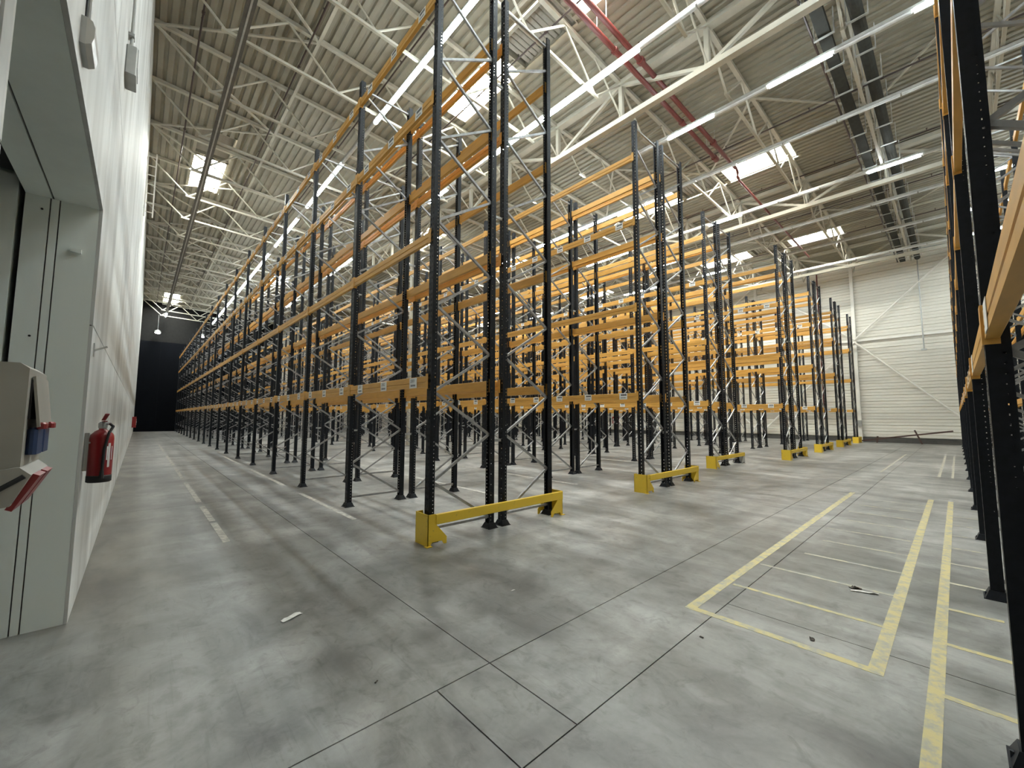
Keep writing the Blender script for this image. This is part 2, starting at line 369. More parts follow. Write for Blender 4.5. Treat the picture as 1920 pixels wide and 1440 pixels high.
# ------------------------------------------------------------------ other walls
def other_walls():
    # dark end wall: black sheeting up to 9 m, grey cladding above
    e = struct(MB().box(-0.72, XR+0.4, YE, YE+0.2, 0, 13.7).build('wall_end', 'grey_wall'), 'dark end wall behind the long aisle')
    for i in range(6):
        MB().box(-0.70+i*2.0, -0.70+i*2.0+1.985, YE-0.03, YE-0.001, 0, 9.1).build('wall_sheet', 'black_wall', parent=e)
    for i in range(9):
        x0 = 11.3+i*2.8
        MB().box(x0, min(x0+2.785, XR), YE-0.03, YE-0.001, 0.0, 12.5).build('wall_sheet', 'clad', parent=e)
    # near wall behind the rack
    struct(MB().box(-0.72, XR+0.4, YB-0.3, YB, 0, 13.7).build('wall_near', 'clad'), 'off white wall behind the near rack')
    # cladding wall on the far side
    r = struct(MB().box(XR+0.065, XR+0.3, YB, YE, 0, 13.4).build('wall_right', 'wall_joint'), 'off white horizontally ribbed cladding wall')
    prof = lambda h: [(0.06, 0), (0.06, 0.018), (0.004, 0.030), (0.0, 0.04), (0.0, h*0.44), (0.03, h*0.47), (0.03, h*0.53), (0.0, h*0.56), (0.0, h-0.03), (0.004, h-0.022), (0.06, h-0.010), (0.06, h), (0.07, h), (0.07, 0)]
    h = 0.40
    n = 31
    me = MB().prism([(x, z) for x, z in prof(h)], 'y', YB+0.02, YE-0.05).mesh('cladding_board', 'clad')
    for i in range(n): put('cladding_board', me, r, (XR, 0, 0.32+i*h))
    struct(MB().box(XR-0.03, XR+0.05, YB, YE-0.05, 0, 0.30).build('baseboard_right', 'plinth'), 'dark plinth at the foot of the cladding wall')
    # steel columns, sheeting rail and diagonal bracing standing in front of the cladding
    ys = [-1.45, 4.52, 10.55, 16.6, 22.6, 28.7, 34.7, 40.7, 46.8]
    for y in ys:
        cm = MB().box(XR-0.19, XR-0.17, y-0.09, y+0.09, 0, 12.5).box(XR-0.04, XR-0.02, y-0.09, y+0.09, 0, 12.5).box(XR-0.17, XR-0.04, y-0.012, y+0.012, 0, 12.5)
        if y == ys[0]: tr = struct(cm.build('trim_1', 'steel_wall'), 'cream steel columns, rails and diagonal braces before the cladding wall')
        else: cm.build('wall_column', 'steel_wall', parent=tr)
    for a, b in zip(ys[:-1], ys[1:]):
        MB().bar((XR-0.10, a+0.1, 6.95), (XR-0.10, b-0.1, 6.95), 0.10, 0.14).build('wall_rail', 'steel_wall', parent=tr)
        MB().bar((XR-0.10, a+0.1, 12.35), (XR-0.10, b-0.1, 12.35), 0.16, 0.16).build('wall_rail', 'steel_wall', parent=tr)
    for i, (a, b) in enumerate(zip(ys[:-1], ys[1:])):
        if i not in (0, 1, 2, 4): continue
        (p, q) = (b, a) if i != 1 else (a, b)
        MB().tube((XR-0.24, p, 7.0), (XR-0.24, q, 12.9 if i == 0 else 12.3), 0.055, 8).build('wall_brace', 'steel_wall', parent=tr)
        MB().tube((XR-0.24, p, 6.85), (XR-0.24, q, 0.35 if i != 0 else -0.0+0.25), 0.055, 8).build('wall_brace', 'steel_wall', parent=tr)
    tag(MB().path([(XR-0.26, 1.17, 12.4), (XR-0.26, 1.17, 5.95)], 0.03).box(XR-0.33, XR-0.22, 1.05, 1.29, 5.88, 5.99).build('conduit_drop', 'galv'), 'thin grey conduit dropping down the ribbed cladding wall', 'conduit')
    tag(MB().path([(XR-0.26, 6.43, 12.3), (XR-0.26, 6.43, 1.5)], 0.04).build('sprinkler_riser', 'red_pipe'), 'thin red riser pipe on the ribbed cladding wall', 'pipe')
    tag(MB().box(XR-0.32, XR-0.20, 4.40, 4.64, 1.05, 1.45).box(XR-0.34, XR-0.32, 4.43, 4.61, 1.08, 1.42).build('switch_box', 'galv'), 'small grey switch box on the steel wall column', 'switch box')
    # brown bar leaning at the foot of the wall on two cross feet
    t = tag(empty('leaning_bar', (XR-0.75, 2.3, 0)), 'long brown steel bar propped on short cross feet before the cladding wall', 'bar')
    MB().bar((0, 2.1, 0.10), (0, -2.1, 0.84), 0.09, 0.09).build('bar', 'rust', parent=t)
    MB().bar((0.05, 1.35, 0.0), (0.05, 1.30, 0.42), 0.08, 0.08).build('foot', 'rust', parent=t)
    MB().bar((0.05, -0.75, 0.0), (0.05, -0.45, 0.86), 0.08, 0.08).build('foot', 'rust', parent=t)
other_walls()

# ------------------------------------------------------------------ roof
def roof():
    holes = SKY+LOUV
    p = 0.26
    nx = int((XR+0.3+0.72)/p)
    mb = MB()
    prof = [(0.0, 0.0), (0.135, 0.0), (0.160, 0.055), (0.235, 0.055), (0.26, 0.0)]
    for i in range(nx):
        xa = -0.72+i*p; xm = xa+p/2
        cuts = sorted((h[2], h[3]) for h in holes if h[0]-0.05 < xm < h[1]+0.05)
        segs = []; y = YB-0.3
        for a, b in cuts: segs.append((y, a)); y = b
        segs.append((y, YE+0.2))
        for a, b in segs:
            if b-a < 0.02: continue
            vs = []
            for yy in (a, b): vs += [(xa+u, yy, zt(xa+u)+0.11+w) for u, w in prof]
            mb.add(vs, [(k, k+1, k+6, k+5) for k in range(4)])
    c = mb.build('ceiling', 'deck'); struct(c, 'cream corrugated steel roof deck on white lattice trusses')
    # trusses across the hall
    spans = [(XW, GIRD[0]), (GIRD[0], GIRD[1]), (GIRD[1], GIRD[2]), (GIRD[2], XR-0.2)]
    cache = {}
    for si, (x0, x1) in enumerate(spans):
        n = 8 if si < 3 else 2
        xs = [x0+(x1-x0)*j/n for j in range(n+1)]
        top = MB().bar((x0, 0, zt(x0)+0.04), (x1, 0, zt(x1)+0.04), 0.12, 0.12).mesh('roof_truss', 'steel_white')
        bot = MB().bar((xs[1]-0.1, 0, zb(xs[1])), (xs[-2]+0.1, 0, zb(xs[-2])), 0.075, 0.075).mesh('bottom_chord', 'steel_white') if n > 2 else None
        w = MB()
        for j in range(n):
            P = lambda k: (xs[k], 0, (zt(xs[k]) if k % 2 == 0 else zb(xs[k])))
            w.tube(P(j), P(j+1), 0.033, 6)
        wm = w.mesh('truss_web', 'steel_white')
        for y in TK:
            o = put('roof_truss', top, c, (0, y, 0))
            if bot: put('bottom_chord', bot, o)
            put('truss_web', wm, o)
    # lattice girders along the hall
    for gx in GIRD:
        a, b = zt(gx), zb(gx)
        g = MB().bar((gx, YB, a+0.0), (gx, YE, a+0.0), 0.26, 0.16).build('lattice_girder', 'steel_white', parent=c)
        MB().bar((gx, YB, b), (gx, YE, b), 0.20, 0.17).build('bottom_chord', 'steel_white', parent=g)
        vm = MB().box(-0.065, 0.065, -0.065, 0.065, b, a).mesh('web_post', 'steel_white')
        dm = MB().bar((0, 0.05, b+0.05), (0, 2.70, a-0.05), 0.10, 0.10).mesh('web_diagonal', 'steel_white')
        dm2 = MB().bar((0, -0.05, b+0.05), (0, -2.70, a-0.05), 0.10, 0.10).mesh('web_diagonal', 'steel_white')
        for i, y in enumerate(TK):
            put('web_post', vm, g, (gx, y, 0))
            if i % 2 == 0 and y+2.7 < YE: put('web_diagonal', dm, g, (gx, y, 0))
            if i % 2 == 0 and y-2.7 > YB: put('web_diagonal', dm2, g, (gx, y, 0))
        for x in (gx-1.45, gx+1.45):        # knee braces from the bottom chord to the trusses
            km = MB().tube((gx, 0, b+0.05), (x, 0, zt(x)-0.02), 0.03, 6).mesh('knee_brace', 'steel_white')
            for y in TK: put('knee_brace', km, g, (0, y, 0))
    # ties and wind bracing in the plane of the roof
    for x in (3.4, 7.0, 14.9, 18.4, 26.0, 29.0):
        MB().bar((x, YB, zt(x)-0.03), (x, YE, zt(x)-0.03), 0.09, 0.06).build('roof_tie', 'steel_white', parent=c)
    for (xa, xb, yy) in ((XW, 3.4, TK[::2]), (14.9, 18.4, TK[:6:2]), (26.0, 29.0, TK[:6:2])):
        for y in yy:
            for s in (1, -1):
                if YB < y+s*2.76 < YE:
                    MB().bar((xa, y, zt(xa)-0.05), (xb, y+s*2.76, zt(xb)-0.05), 0.07, 0.05).build('wind_brace', 'steel_white', parent=c)
    # columns under the girders
    for gx in GIRD[:2]:
        for y in (20.72, 42.8):
            z1 = zb(gx)-0.08
            t = MB().box(gx-0.12, gx-0.10, y-0.11, y+0.11, 0.02, z1).box(gx+0.10, gx+0.12, y-0.11, y+0.11, 0.02, z1).box(gx-0.10, gx+0.10, y-0.012, y+0.012, 0.02, z1).box(gx-0.18, gx+0.18, y-0.18, y+0.18, 0, 0.02)
            t.build('steel_column', 'steel_white', parent=c)
roof()

# ------------------------------------------------------------------ skylights and louvres
def skylights():
    n = 1
    for (x0, x1, y0, y1) in SKY:
        z = zt((x0+x1)/2)+0.10; H = 0.42; xa, xb = x0-0.09, x1+0.09
        c = MB()
        c.box(xa, x0+0.02, y0-0.02, y1+0.02, z, z+H).box(x1-0.02, xb, y0-0.02, y1+0.02, z, z+H).box(x0, x1, y0-0.02, y0+0.02, z, z+H).box(x0, x1, y1-0.02, y1+0.02, z, z+H)
        w = struct(c.build('window_%d' % n, 'deck'), 'bright roof light in the corrugated deck'); n += 1
        k = 3; dy = (y1-y0)/k
        for i in range(k):
            MB().box(x0, x1, y0+i*dy+0.025, y0+(i+1)*dy-0.025, z+H-0.03, z+H-0.01).build('pane', 'glass', parent=w)
            if i: MB().box(x0, x1, y0+i*dy-0.025, y0+i*dy+0.025, z+H-0.05, z+H).build('glazing_bar', 'steel_white', parent=w)
        ld = bpy.data.lights.new('daylight_portal', 'AREA'); ld.shape = 'RECTANGLE'; ld.size = x1-x0; ld.size_y = y1-y0
        ld.cycles.is_portal = True
        lo = bpy.data.objects.new('daylight_portal', ld); COL.objects.link(lo); lo.parent = w; lo.location = ((x0+x1)/2, (y0+y1)/2, z+H+0.02)
    for (x0, x1, y0, y1) in LOUV:
        z = zt((x0+x1)/2)+0.10; H = 0.34; xa, xb = x0-0.09, x1+0.09
        c = MB().box(xa, x0+0.02, y0-0.02, y1+0.02, z, z+H).box(x1-0.02, xb, y0-0.02, y1+0.02, z, z+H).box(x0, x1, y0-0.02, y0+0.02, z, z+H).box(x0, x1, y1-0.02, y1+0.02, z, z+H).box(xa, xb, y0-0.02, y1+0.02, z+H, z+H+0.03)
        w = struct(c.build('window_%d' % n, 'deck'), 'roof smoke vent with grey louvre slats'); n += 1
        m = int((y1-y0)/0.17)
        sm = MB().bar((x0+0.02, -0.03, 0), (x1-0.02, -0.03, 0), 0.11, 0.012, (0, 0.5, 0.87)).mesh('slat', 'louvre')
        for i in range(m): put('slat', sm, w, (0, y0+0.12+i*(y1-y0-0.12)/m, z+0.10))
skylights()

# ------------------------------------------------------------------ strip lights
def lit_ranges(row):  # some far runs are added only to raise the brightness
    return {0: [(52.0, 53.6)], 1: [(-3, 13.3), (15.5, 20.2), (21.6, 26.2), (27.6, 53.0)], 2: [(-4, 1.6), (4.7, 10.6), (14.5, 16.1), (24, 28.6), (36, 40)],  # half lit line: unseen near run added to brighten the doorway reveal
            3: [(-1.0, 0.0), (1.7, 3.1), (4.7, 6.1), (9.0, 10.6), (12.5, 14.1), (20, 23.1), (33, 36)],
            4: [(9.2, 15.3), (21, 25.6), (33, 36)], 5: [(0.3, 1.7), (6.0, 7.6), (12, 15.1), (22, 25.1)], 6: [(-4, -0.4), (10.5, 12.1), (17, 20.1), (28, 31)],  # last three lines: runs hidden behind the near rack, added to brighten the cladding
            7: [(-4, -0.4), (9.2, 10.8), (14, 17.2), (24, 27)], 8: [(-4, -0.4), (8.5, 11.0), (18, 21)]}[row]
def strip_lights():
    lab = ['dusty dark unlit light line in the aisle beside the concrete wall', 'brightest continuous light line above the first rack row', 'half lit light line on the second trunking from the concrete wall',
           'light line with short lit tubes on the third trunking from the concrete wall', 'light line on the fourth trunking from the concrete wall', 'light line on the fifth trunking from the concrete wall',
           'light line on the sixth trunking from the concrete wall', 'light line on the seventh trunking from the concrete wall', 'light line nearest the ribbed cladding wall']
    for r, x in enumerate((1.45, 5.28, 9.13, 12.9, 16.1, 20.45, 23.8, 27.6, 31.4)):
        z = zb(x)-0.20
        t = tag(empty('light_line', (x, 0, z)), lab[r], 'ceiling light', 'light lines under the roof')
        dark = r == 0
        w = 0.055 if not dark else 0.10
        MB().box(-w, w, YB+0.2, YE-0.6, 0.03, 0.11).build('trunking', 'rail_dark' if dark else 'rail', parent=t)
        if dark: MB().box(-0.02, 0.02, YB+0.2, YE-0.6, 0.015, 0.03).build('reflector_edge', 'rail', parent=t)
        hm = MB().tube((0, 0, 0.11), (0, 0, 0.24), 0.008, 5).mesh('hanger', 'galv')
        for y in TK: put('hanger', hm, t, (0, y, 0))
        L = 1.50; y = YB+0.3-(0.42 if r == 3 else 0.25 if r == 5 else 0); rr = lit_ranges(r)
        body = [(-0.065, 0.028), (-0.065, 0.0), (-0.045, -0.035), (0, -0.05), (0.045, -0.035), (0.065, 0.0), (0.065, 0.028)]
        lm = MB().prism(body, 'y', 0, L-0.04).mesh('lamp', 'tube'); um = MB().prism([(a*0.8, b*0.7) for a, b in body], 'y', 0, L-0.04).mesh('lamp', 'tube_off')
        while y < YE-2.2:
            if y < YB+0.15: y += L
            m = any(a-0.75 <= y <= b-0.75 for a, b in rr)
            if m or not dark or y < 8: put('lamp', lm if m else um, t, (0, y, 0.0))
            y += L
    # two bright spot lamps in front of the dark end wall
    for x, z, s in ((0.95, 9.9, 'the wall aisle'), (4.56, 10.0, 'the first rack row')):
        t = tag(empty('end_lamp', (x, YE-0.75, z)), 'round bright lamp before the dark end wall above '+s, 'lamp')
        MB().lathe([(0.05, 0.30), (0.22, 0.20), (0.26, 0.05), (0.26, 0.02)], 16).build('hood', 'galv', parent=t, smooth=True)
        MB().lathe([(0.23, 0.02), (0.20, -0.06), (0.02, -0.10)], 16).build('bulb', 'bulb', parent=t, smooth=True)
        MB().tube((0, 0, 0.30), (0, 0, zb(x)-z), 0.015, 6).build('hanger', 'galv', parent=t)
strip_lights()

# ------------------------------------------------------------------ pipes and cable ducts under the roof
def services():
    z1 = 1.6+10.45
    t = tag(empty('sprinkler_main', (0, 6.02, z1)), 'dark red sprinkler main crossing the trusses, ending in a capped flange', 'pipe', 'red sprinkler mains')
    MB().tube((3.0, 0, 0), (16.55, 0, 0), 0.075, 12).build('pipe', 'red_pipe', parent=t, smooth=False)
    MB().tube((16.5, 0, 0), (16.75, 0, 0), 0.11, 12).build('end_cap', 'red_pipe', parent=t)
    for x in (9.4, 13.6): MB().tube((x, 0, 0), (x+0.09, 0, 0), 0.10, 12).build('coupling', 'red_pipe', parent=t)
    for x in (5.0, 8.6, 12.2, 15.8): MB().tube((x, 0, 0.07), (x, 0, 0.62), 0.008, 5).build('hanger', 'galv', parent=t)
    t = tag(empty('sprinkler_main', (0, 5.72, z1+0.05)), 'dark red sprinkler main with flanges, stepping down to a thinner pipe', 'pipe', 'red sprinkler mains')
    MB().tube((3.0, 0, 0), (18.0, 0, 0), 0.075, 12).build('pipe', 'red_pipe', parent=t)
    for x in (10.3, 15.6): MB().tube((x, 0, 0), (x+0.12, 0, 0), 0.115, 12).build('coupling', 'red_pipe', parent=t)
    pts = [(18.0, 0, 0)]+[(18.0+0.12*math.sin(a)+0.1*a/3.14, -0.02, -0.35*a/3.14) for a in [0.3*i for i in range(1, 11)]]+[(18.4, 0, -0.4), (30.5, 0, -0.42)]
    MB().path(pts, 0.05, 8).build('thin_pipe', 'red_pipe', parent=t)
    for x in (5.0, 8.6, 12.2, 15.8): MB().tube((x, 0, 0.07), (x, 0, 0.62), 0.008, 5).build('hanger', 'galv', parent=t)
    lab = ['the concrete wall', 'the first roof tie', 'the first rack row', 'the first roof lights', 'the first lattice girder', 'the paired red mains', 'the second roof lights', 'the second lattice girder', 'the third rack aisle', 'the far roof lights']
    for x, l in zip((0.70, 3.15, 5.45, 7.95, 10.2, 12.35, 16.85, 21.3, 25.6, 30.0), lab):
        z = zt(x)-0.20
        t = tag(empty('sprinkler_pipe', (x, 0, z)), 'thin dark sprinkler pipe under the roof deck near '+l, 'pipe', 'thin sprinkler pipes')
        MB().tube((0, YB+0.2, 0), (0, YE-0.4, 0), 0.026, 6).build('pipe', 'dark_pipe', parent=t)
        sm = MB().tube((0, 0, 0), (0, 0, 0.10), 0.012, 6).lathe([(0.03, 0.10), (0.03, 0.112)], 8).mesh('sprinkler_head', 'dark_pipe')
        for i in range(20): put('sprinkler_head', sm, t, (0, -2.6+2.76*i, 0))
        cm = MB().tube((0, -0.04, 0), (0, 0.04, 0), 0.042, 8).mesh('coupling', 'dark_pipe')
        for i in range(8): put('coupling', cm, t, (0, 1.0+6.3*i, 0))
    zd = 1.6+10.15
    for y, s, m in ((1.80, 'wide dark cable duct hung on the truss nearest the near rack', 'duct'), (1.13, 'round dark duct beside the wide cable duct near the near rack', 'duct')):
        t = tag(empty('cable_duct', (0, y, zd)), s, 'duct')
        if y > 1.5: MB().box(8.0, XR-0.8, -0.13, 0.13, -0.09, 0.09).build('duct_body', m, parent=t)
        else: MB().tube((8.0, 0, 0), (XR-0.8, 0, 0), 0.14, 14).build('duct_body', m, parent=t, smooth=False)
        k = MB().box(-0.035, 0.035, -0.22, 0.22, -0.165, -0.145).box(-0.03, 0.03, -0.22, -0.20, -0.16, 0.55).box(-0.03, 0.03, 0.20, 0.22, -0.16, 0.55).mesh('strap', 'box_grey')
        for i in range(20): put('strap', k, t, (8.6+1.38*i, 0, 0))
        if y > 1.5: MB().tube((8.0, 0.24, -0.05), (XR-0.8, 0.24, -0.05), 0.028, 6).build('cable', 'dark_pipe', parent=t)
services()

# ------------------------------------------------------------------ pallet racks
W, GAP, BAY = 1.008, 0.245, 2.734
LEV = [2.065, 4.05, 6.05, 7.58]
def upright_mesh(H):
    """perforated channel: web faces -x, open towards +x"""
    bm = bmesh.new()
    hw, d0, d1 = 0.05, -0.042, 0.042
    def strip(P, us, holes, pitch, h0, h1, off):
        """sheet between u coordinates us, with a hole in each listed column once per pitch"""
        n = int((H-0.1)/pitch); zs = [0.0]; kinds = [False]
        z = 0.0
        lev = [(0.0, False)]
        for i in range(n):
            b = off+i*pitch
            lev.append((b+h0, True)); lev.append((b+h1, False))
        lev.append((H, None))
        rows = []
        cachev = {}
        def V(i, j):
            k = (i, j)
            if k not in cachev: cachev[k] = bm.verts.new(P(us[i], lev[j][0]))
            return cachev[k]
        for j in range(len(lev)-1):
            for i in range(len(us)-1):
                if lev[j][1] and i in holes: continue
                bm.faces.new((V(i, j), V(i+1, j), V(i+1, j+1), V(i, j+1)))
    strip(lambda u, z: (u, -hw, z), [d0, 0.014, 0.024, d1], {1}, 0.05, 0.0, 0.011, 0.06)
    strip(lambda u, z: (u, hw, z), [d0, 0.014, 0.024, d1], {1}, 0.05, 0.0, 0.011, 0.06)
    strip(lambda u, z: (d0, u, z), [-hw, -0.031, -0.017, 0.017, 0.031, hw], {1, 3}, 0.075, 0.0, 0.034, 0.06)
    for s in (-1, 1):
        vs = [bm.verts.new(c) for c in ((d1, s*hw, 0), (d1, s*0.03, 0), (d1, s*0.03, H), (d1, s*hw, H))]; bm.faces.new(vs)
    bmesh.ops.remove_doubles(bm, verts=bm.verts, dist=0.0002)
    bmesh.ops.recalc_face_normals(bm, faces=bm.faces)
    me = bpy.data.meshes.new('upright'); bm.to_mesh(me); bm.free(); me.materials.append(M['upright'])
    return me
UP = {'tall': upright_mesh(8.44), 'low': upright_mesh(8.03)}
def foot_mesh():
    m = MB().box(-0.085, 0.085, -0.095, 0.095, 0, 0.008)
    a = [(-0.075, -0.09, 0.008), (0.075, -0.09, 0.008), (0.075, 0.09, 0.008), (-0.075, 0.09, 0.008)]
    b = [(-0.049, -0.056, 0.075), (0.049, -0.056, 0.075), (0.049, 0.056, 0.075), (-0.049, 0.056, 0.075)]
    m.add(a+b, [(0, 1, 5, 4), (1, 2, 6, 5), (2, 3, 7, 6), (3, 0, 4, 7), (4, 5, 6, 7), (3, 2, 1, 0)])
    for sx in (-0.066,):
        m.tube((sx, 0.0, 0.008), (sx, 0.0, 0.04), 0.012, 6)
    return m.mesh('foot_plate', 'upright')
FOOT = foot_mesh()
def beam_mesh():
    """box beam along y, facing -x, with end connectors; origin at its start, at mid height"""
    L = BAY-0.1; h = 0.072
    prof = [(0.0, -h), (0.0, -0.022), (0.008, -0.016), (0.008, -0.008), (0.0, -0.002), (0.0, h-0.004), (0.004, h), (0.046, h), (0.05, h-0.004), (0.05, -h+0.004), (0.046, -h)]
    m = MB().prism(prof, 'y', 0.05, L+0.05)
    for y0, y1, yy in ((0.045, 0.056, -0.047), (L+0.044, L+0.055, L+0.147)):
        m.box(-0.004, 0.05, y0, y1, -0.10, 0.10)
    for y0, y1 in ((0.0, 0.056), (L+0.044, L+0.10)):
        m.box(-0.010, -0.004, y0, y1, -0.10, 0.10)
    return m.mesh('beam', 'beam')
BEAM = beam_mesh()
def brace_meshes():
    r = {}
    dz = 0.59
    def c_bar(mb, p, q):
        p, q = Vector(p), Vector(q); d = (q-p).normalized(); n = Vector((0, 1, 0)); u = d.cross(n)
        mb.bar(p, q, 0.034, 0.004, u) if False else None
        mb.bar(p-n*0.016, q-n*0.016, 0.032, 0.003, n)
        for s in (-1, 1): mb.bar(p+u*s*0.0145, q+u*s*0.0145, 0.003, 0.032, n)
    a = MB(); c_bar(a, (0.03, 0, 0), (W-0.03, 0, dz)); r['up'] = a.mesh('brace', 'brace')
    a = MB(); c_bar(a, (W-0.03, 0, 0), (0.03, 0, dz)); r['down'] = a.mesh('brace', 'brace')
    a = MB(); c_bar(a, (0.03, 0, 0), (W-0.03, 0, 0)); r['flat'] = a.mesh('brace', 'brace')
    for k, first in (('L', 1), ('R', 0)):
        a = MB()
        def bar2(p, q): a.bar(p, q, 0.032, 0.03, (0, 1, 0))
        for j in range(13):
            z = 0.16+dz*j
            if (j % 2 == 0) == (k == 'L'): bar2((W-0.03, 0, z), (0.03, 0, z+dz))
            else: bar2((0.03, 0, z), (W-0.03, 0, z+dz))
        bar2((0.03, 0, 0.16), (W-0.03, 0, 0.16)); bar2((0.03, 0, 7.9), (W-0.03, 0, 7.9))
        r[k] = a.mesh('bracing', 'brace')
    return r
BR = brace_meshes()
SPACER = MB().box(0, GAP-0.02, -0.012, 0.012, -0.02, 0.02).box(-0.004, 0.004, -0.02, 0.02, -0.03, 0.03).box(GAP-0.024, GAP-0.016, -0.02, 0.02, -0.03, 0.03).mesh('row_spacer', 'galv')
# shelf labels: card with print, facing -x, origin at its centre
def label_mesh(txt=None, plain=False):
    m = MB().box(-0.0025, 0, -0.10, 0.10, -0.07, 0.07); m.cur = 1
    if plain: return m.mesh('shelf_label', 'label')
    if txt: text_mesh(m, txt, 0.062, (-0.0035, 0.074, 0.010), (0, -1, 0), (0, 0, 1))
    else:
        for i in range(4): m.box(-0.0032, -0.0025, 0.05-i*0.036-0.022, 0.05-i*0.036+0.007, 0.010, 0.050)
    for i in range(12): m.box(-0.0032, -0.0025, 0.062-i*0.011-(0.005 if i % 3 else 0.008), 0.062-i*0.011, -0.047, -0.022)
    return m.mesh('shelf_label', 'label', 'ink')
PLAIN = label_mesh(plain=True)
LABEL = label_mesh()
LABT = [label_mesh(str(2001+i)) for i in range(9)]

def half_rack(t, x, side, nb, y0, first_tall, near, face_label, skip=()):
    """one depth of rack: uprights at x (outer or inner) and x+W; side L mirrors the bracing of R"""
    for i in range(nb+1):
        y = y0+BAY*i
        me = UP['tall' if i == 0 and first_tall else 'low']
        for xx, rz in ((x, 0), (x+W, math.pi)):
            u = put('upright', me, t, (xx, y, 0.004), (0, 0, rz)); put('foot_plate', FOOT, u, (0, 0, -0.004))
        if i < near:
            for j in range(13):
                z = 0.16+0.59*j
                put('brace', BR['down' if (j % 2 == 0) == (side == 'L') else 'up'], t, (x, y, z))
            put('brace', BR['flat'], t, (x, y, 0.16)); put('brace', BR['flat'], t, (x, y, 8.3 if i == 0 and first_tall else 7.9))
        else:
            put('bracing', BR[side], t, (x, y, 0))
        if i == nb: break
        for li, z in enumerate(LEV):
            for fi, (xx, rz) in enumerate(((x-0.052, 0), (x+W+0.052, math.pi))):
                yy = y if rz == 0 else y+BAY
                b = put('beam', BEAM, t, (xx, yy, z), (0, 0, rz))
                if rz == 0 and face_label and li in face_label[1] and i < face_label[0]:
                    for q in range(3):
                        if li == 0 and face_label[2] and i < 3: lm = LABT[i*3+q]
                        else: lm = LABEL
                        dy = 0.40+q*0.93+random.uniform(-0.03, 0.03)
                        put('shelf_label', lm, b, (-0.0015, dy, random.uniform(-0.006, 0.008)))
ROWX = [2.839, 8.101, 13.50, 18.324, 23.513, 28.79, 34.13]
ROWY = [4.673, 4.683, 5.355, 4.51, 4.495, 4.513, 4.532]
NB = 18
ordn = ['first', 'second', 'third', 'fourth', 'fifth', 'sixth', 'seventh']
def racks():
    for r, (X, Y) in enumerate(zip(ROWX, ROWY)):
        dbl = r < 6
        lab = {0: 'back-to-back black and ochre pallet rack run beside the concrete wall aisle', 6: 'single black and ochre pallet rack run against the ribbed cladding wall'}.get(
            r, '%s back-to-back black and ochre pallet rack run counted from the concrete wall' % ordn[r])
        t = tag(empty('pallet_rack', (X, Y, 0)), lab, 'pallet rack', 'pallet rack runs')
        near = [4, 3, 2, 1, 1, 0, 0][r]
        fl = [(9, (0, 2, 3), True), (7, (0, 2), False), (6, (0, 2), False), (5, (0, 2), False), (4, (0, 2), False), (3, (0,), False), (3, (0,), False)][r]
        half_rack(t, 0, 'L', NB, 0, True, near, fl)
        if dbl:
            half_rack(t, W+GAP, 'R', NB, 0, True, near, None)
            for i in range(NB+1):
                for z in (1.25, 4.7, 6.9): put('row_spacer', SPACER, t, (W+0.01, BAY*i, z))
        # yellow end guard in front of the end frame
        gl = 'yellow steel end guard at the foot of the %s rack run from the concrete wall' % ordn[r]
        if r == 2: gl = 'yellow end guard with one bare grey post at the third rack run'
        g = tag(empty('rack_guard', (X, Y-0.10, 0)), gl, 'rack guard', 'yellow rack guards')
        tot = 2*W+GAP if dbl else W
        def post(s, m):
            # outer plate in x, front and back gussets sloping inwards
            x0 = -0.135 if s > 0 else tot+0.135
            p = MB()
            p.box(min(x0, x0+s*0.008), max(x0, x0+s*0.008), -0.10, 0.205, 0.0, 0.385)
            for y in (-0.10, 0.197):
                poly = [(x0, 0.012), (x0, 0.385), (x0+s*0.10, 0.385), (x0+s*0.125, 0.25), (x0+s*0.275, 0.085), (x0+s*0.275, 0.0), (x0+s*0.235, 0.0), (x0+s*0.205, 0.045), (x0+s*0.06, 0.045), (x0+s*0.035, 0.0)]
                p.prism(poly, 'y', y, y+0.008)
            p.box(min(x0-s*0.03, x0+s*0.05), max(x0-s*0.03, x0+s*0.05), -0.13, -0.06, 0, 0.008)
            p.build('post', m, parent=g)
        post(1, 'guard'); post(-1, 'guard_bare' if r in (2,) else 'guard')
        xl, xr = -0.02, tot+0.128
        MB().prism([(-0.108, 0.255), (-0.112, 0.26), (-0.112, 0.372), (-0.108, 0.377), (-0.068, 0.377), (-0.064, 0.372), (-0.064, 0.26), (-0.068, 0.255)], 'x', xl, xr).build('rail', 'guard', parent=g)
    # near rack along the cross aisle, facing +y
    n = 12
    t = tag(empty('pallet_rack', (3.13, -0.155, 0), -math.pi/2), 'tall pallet rack run beside the yellow marked loading bays', 'pallet rack', 'pallet rack runs')
    return t
NEAR = racks()
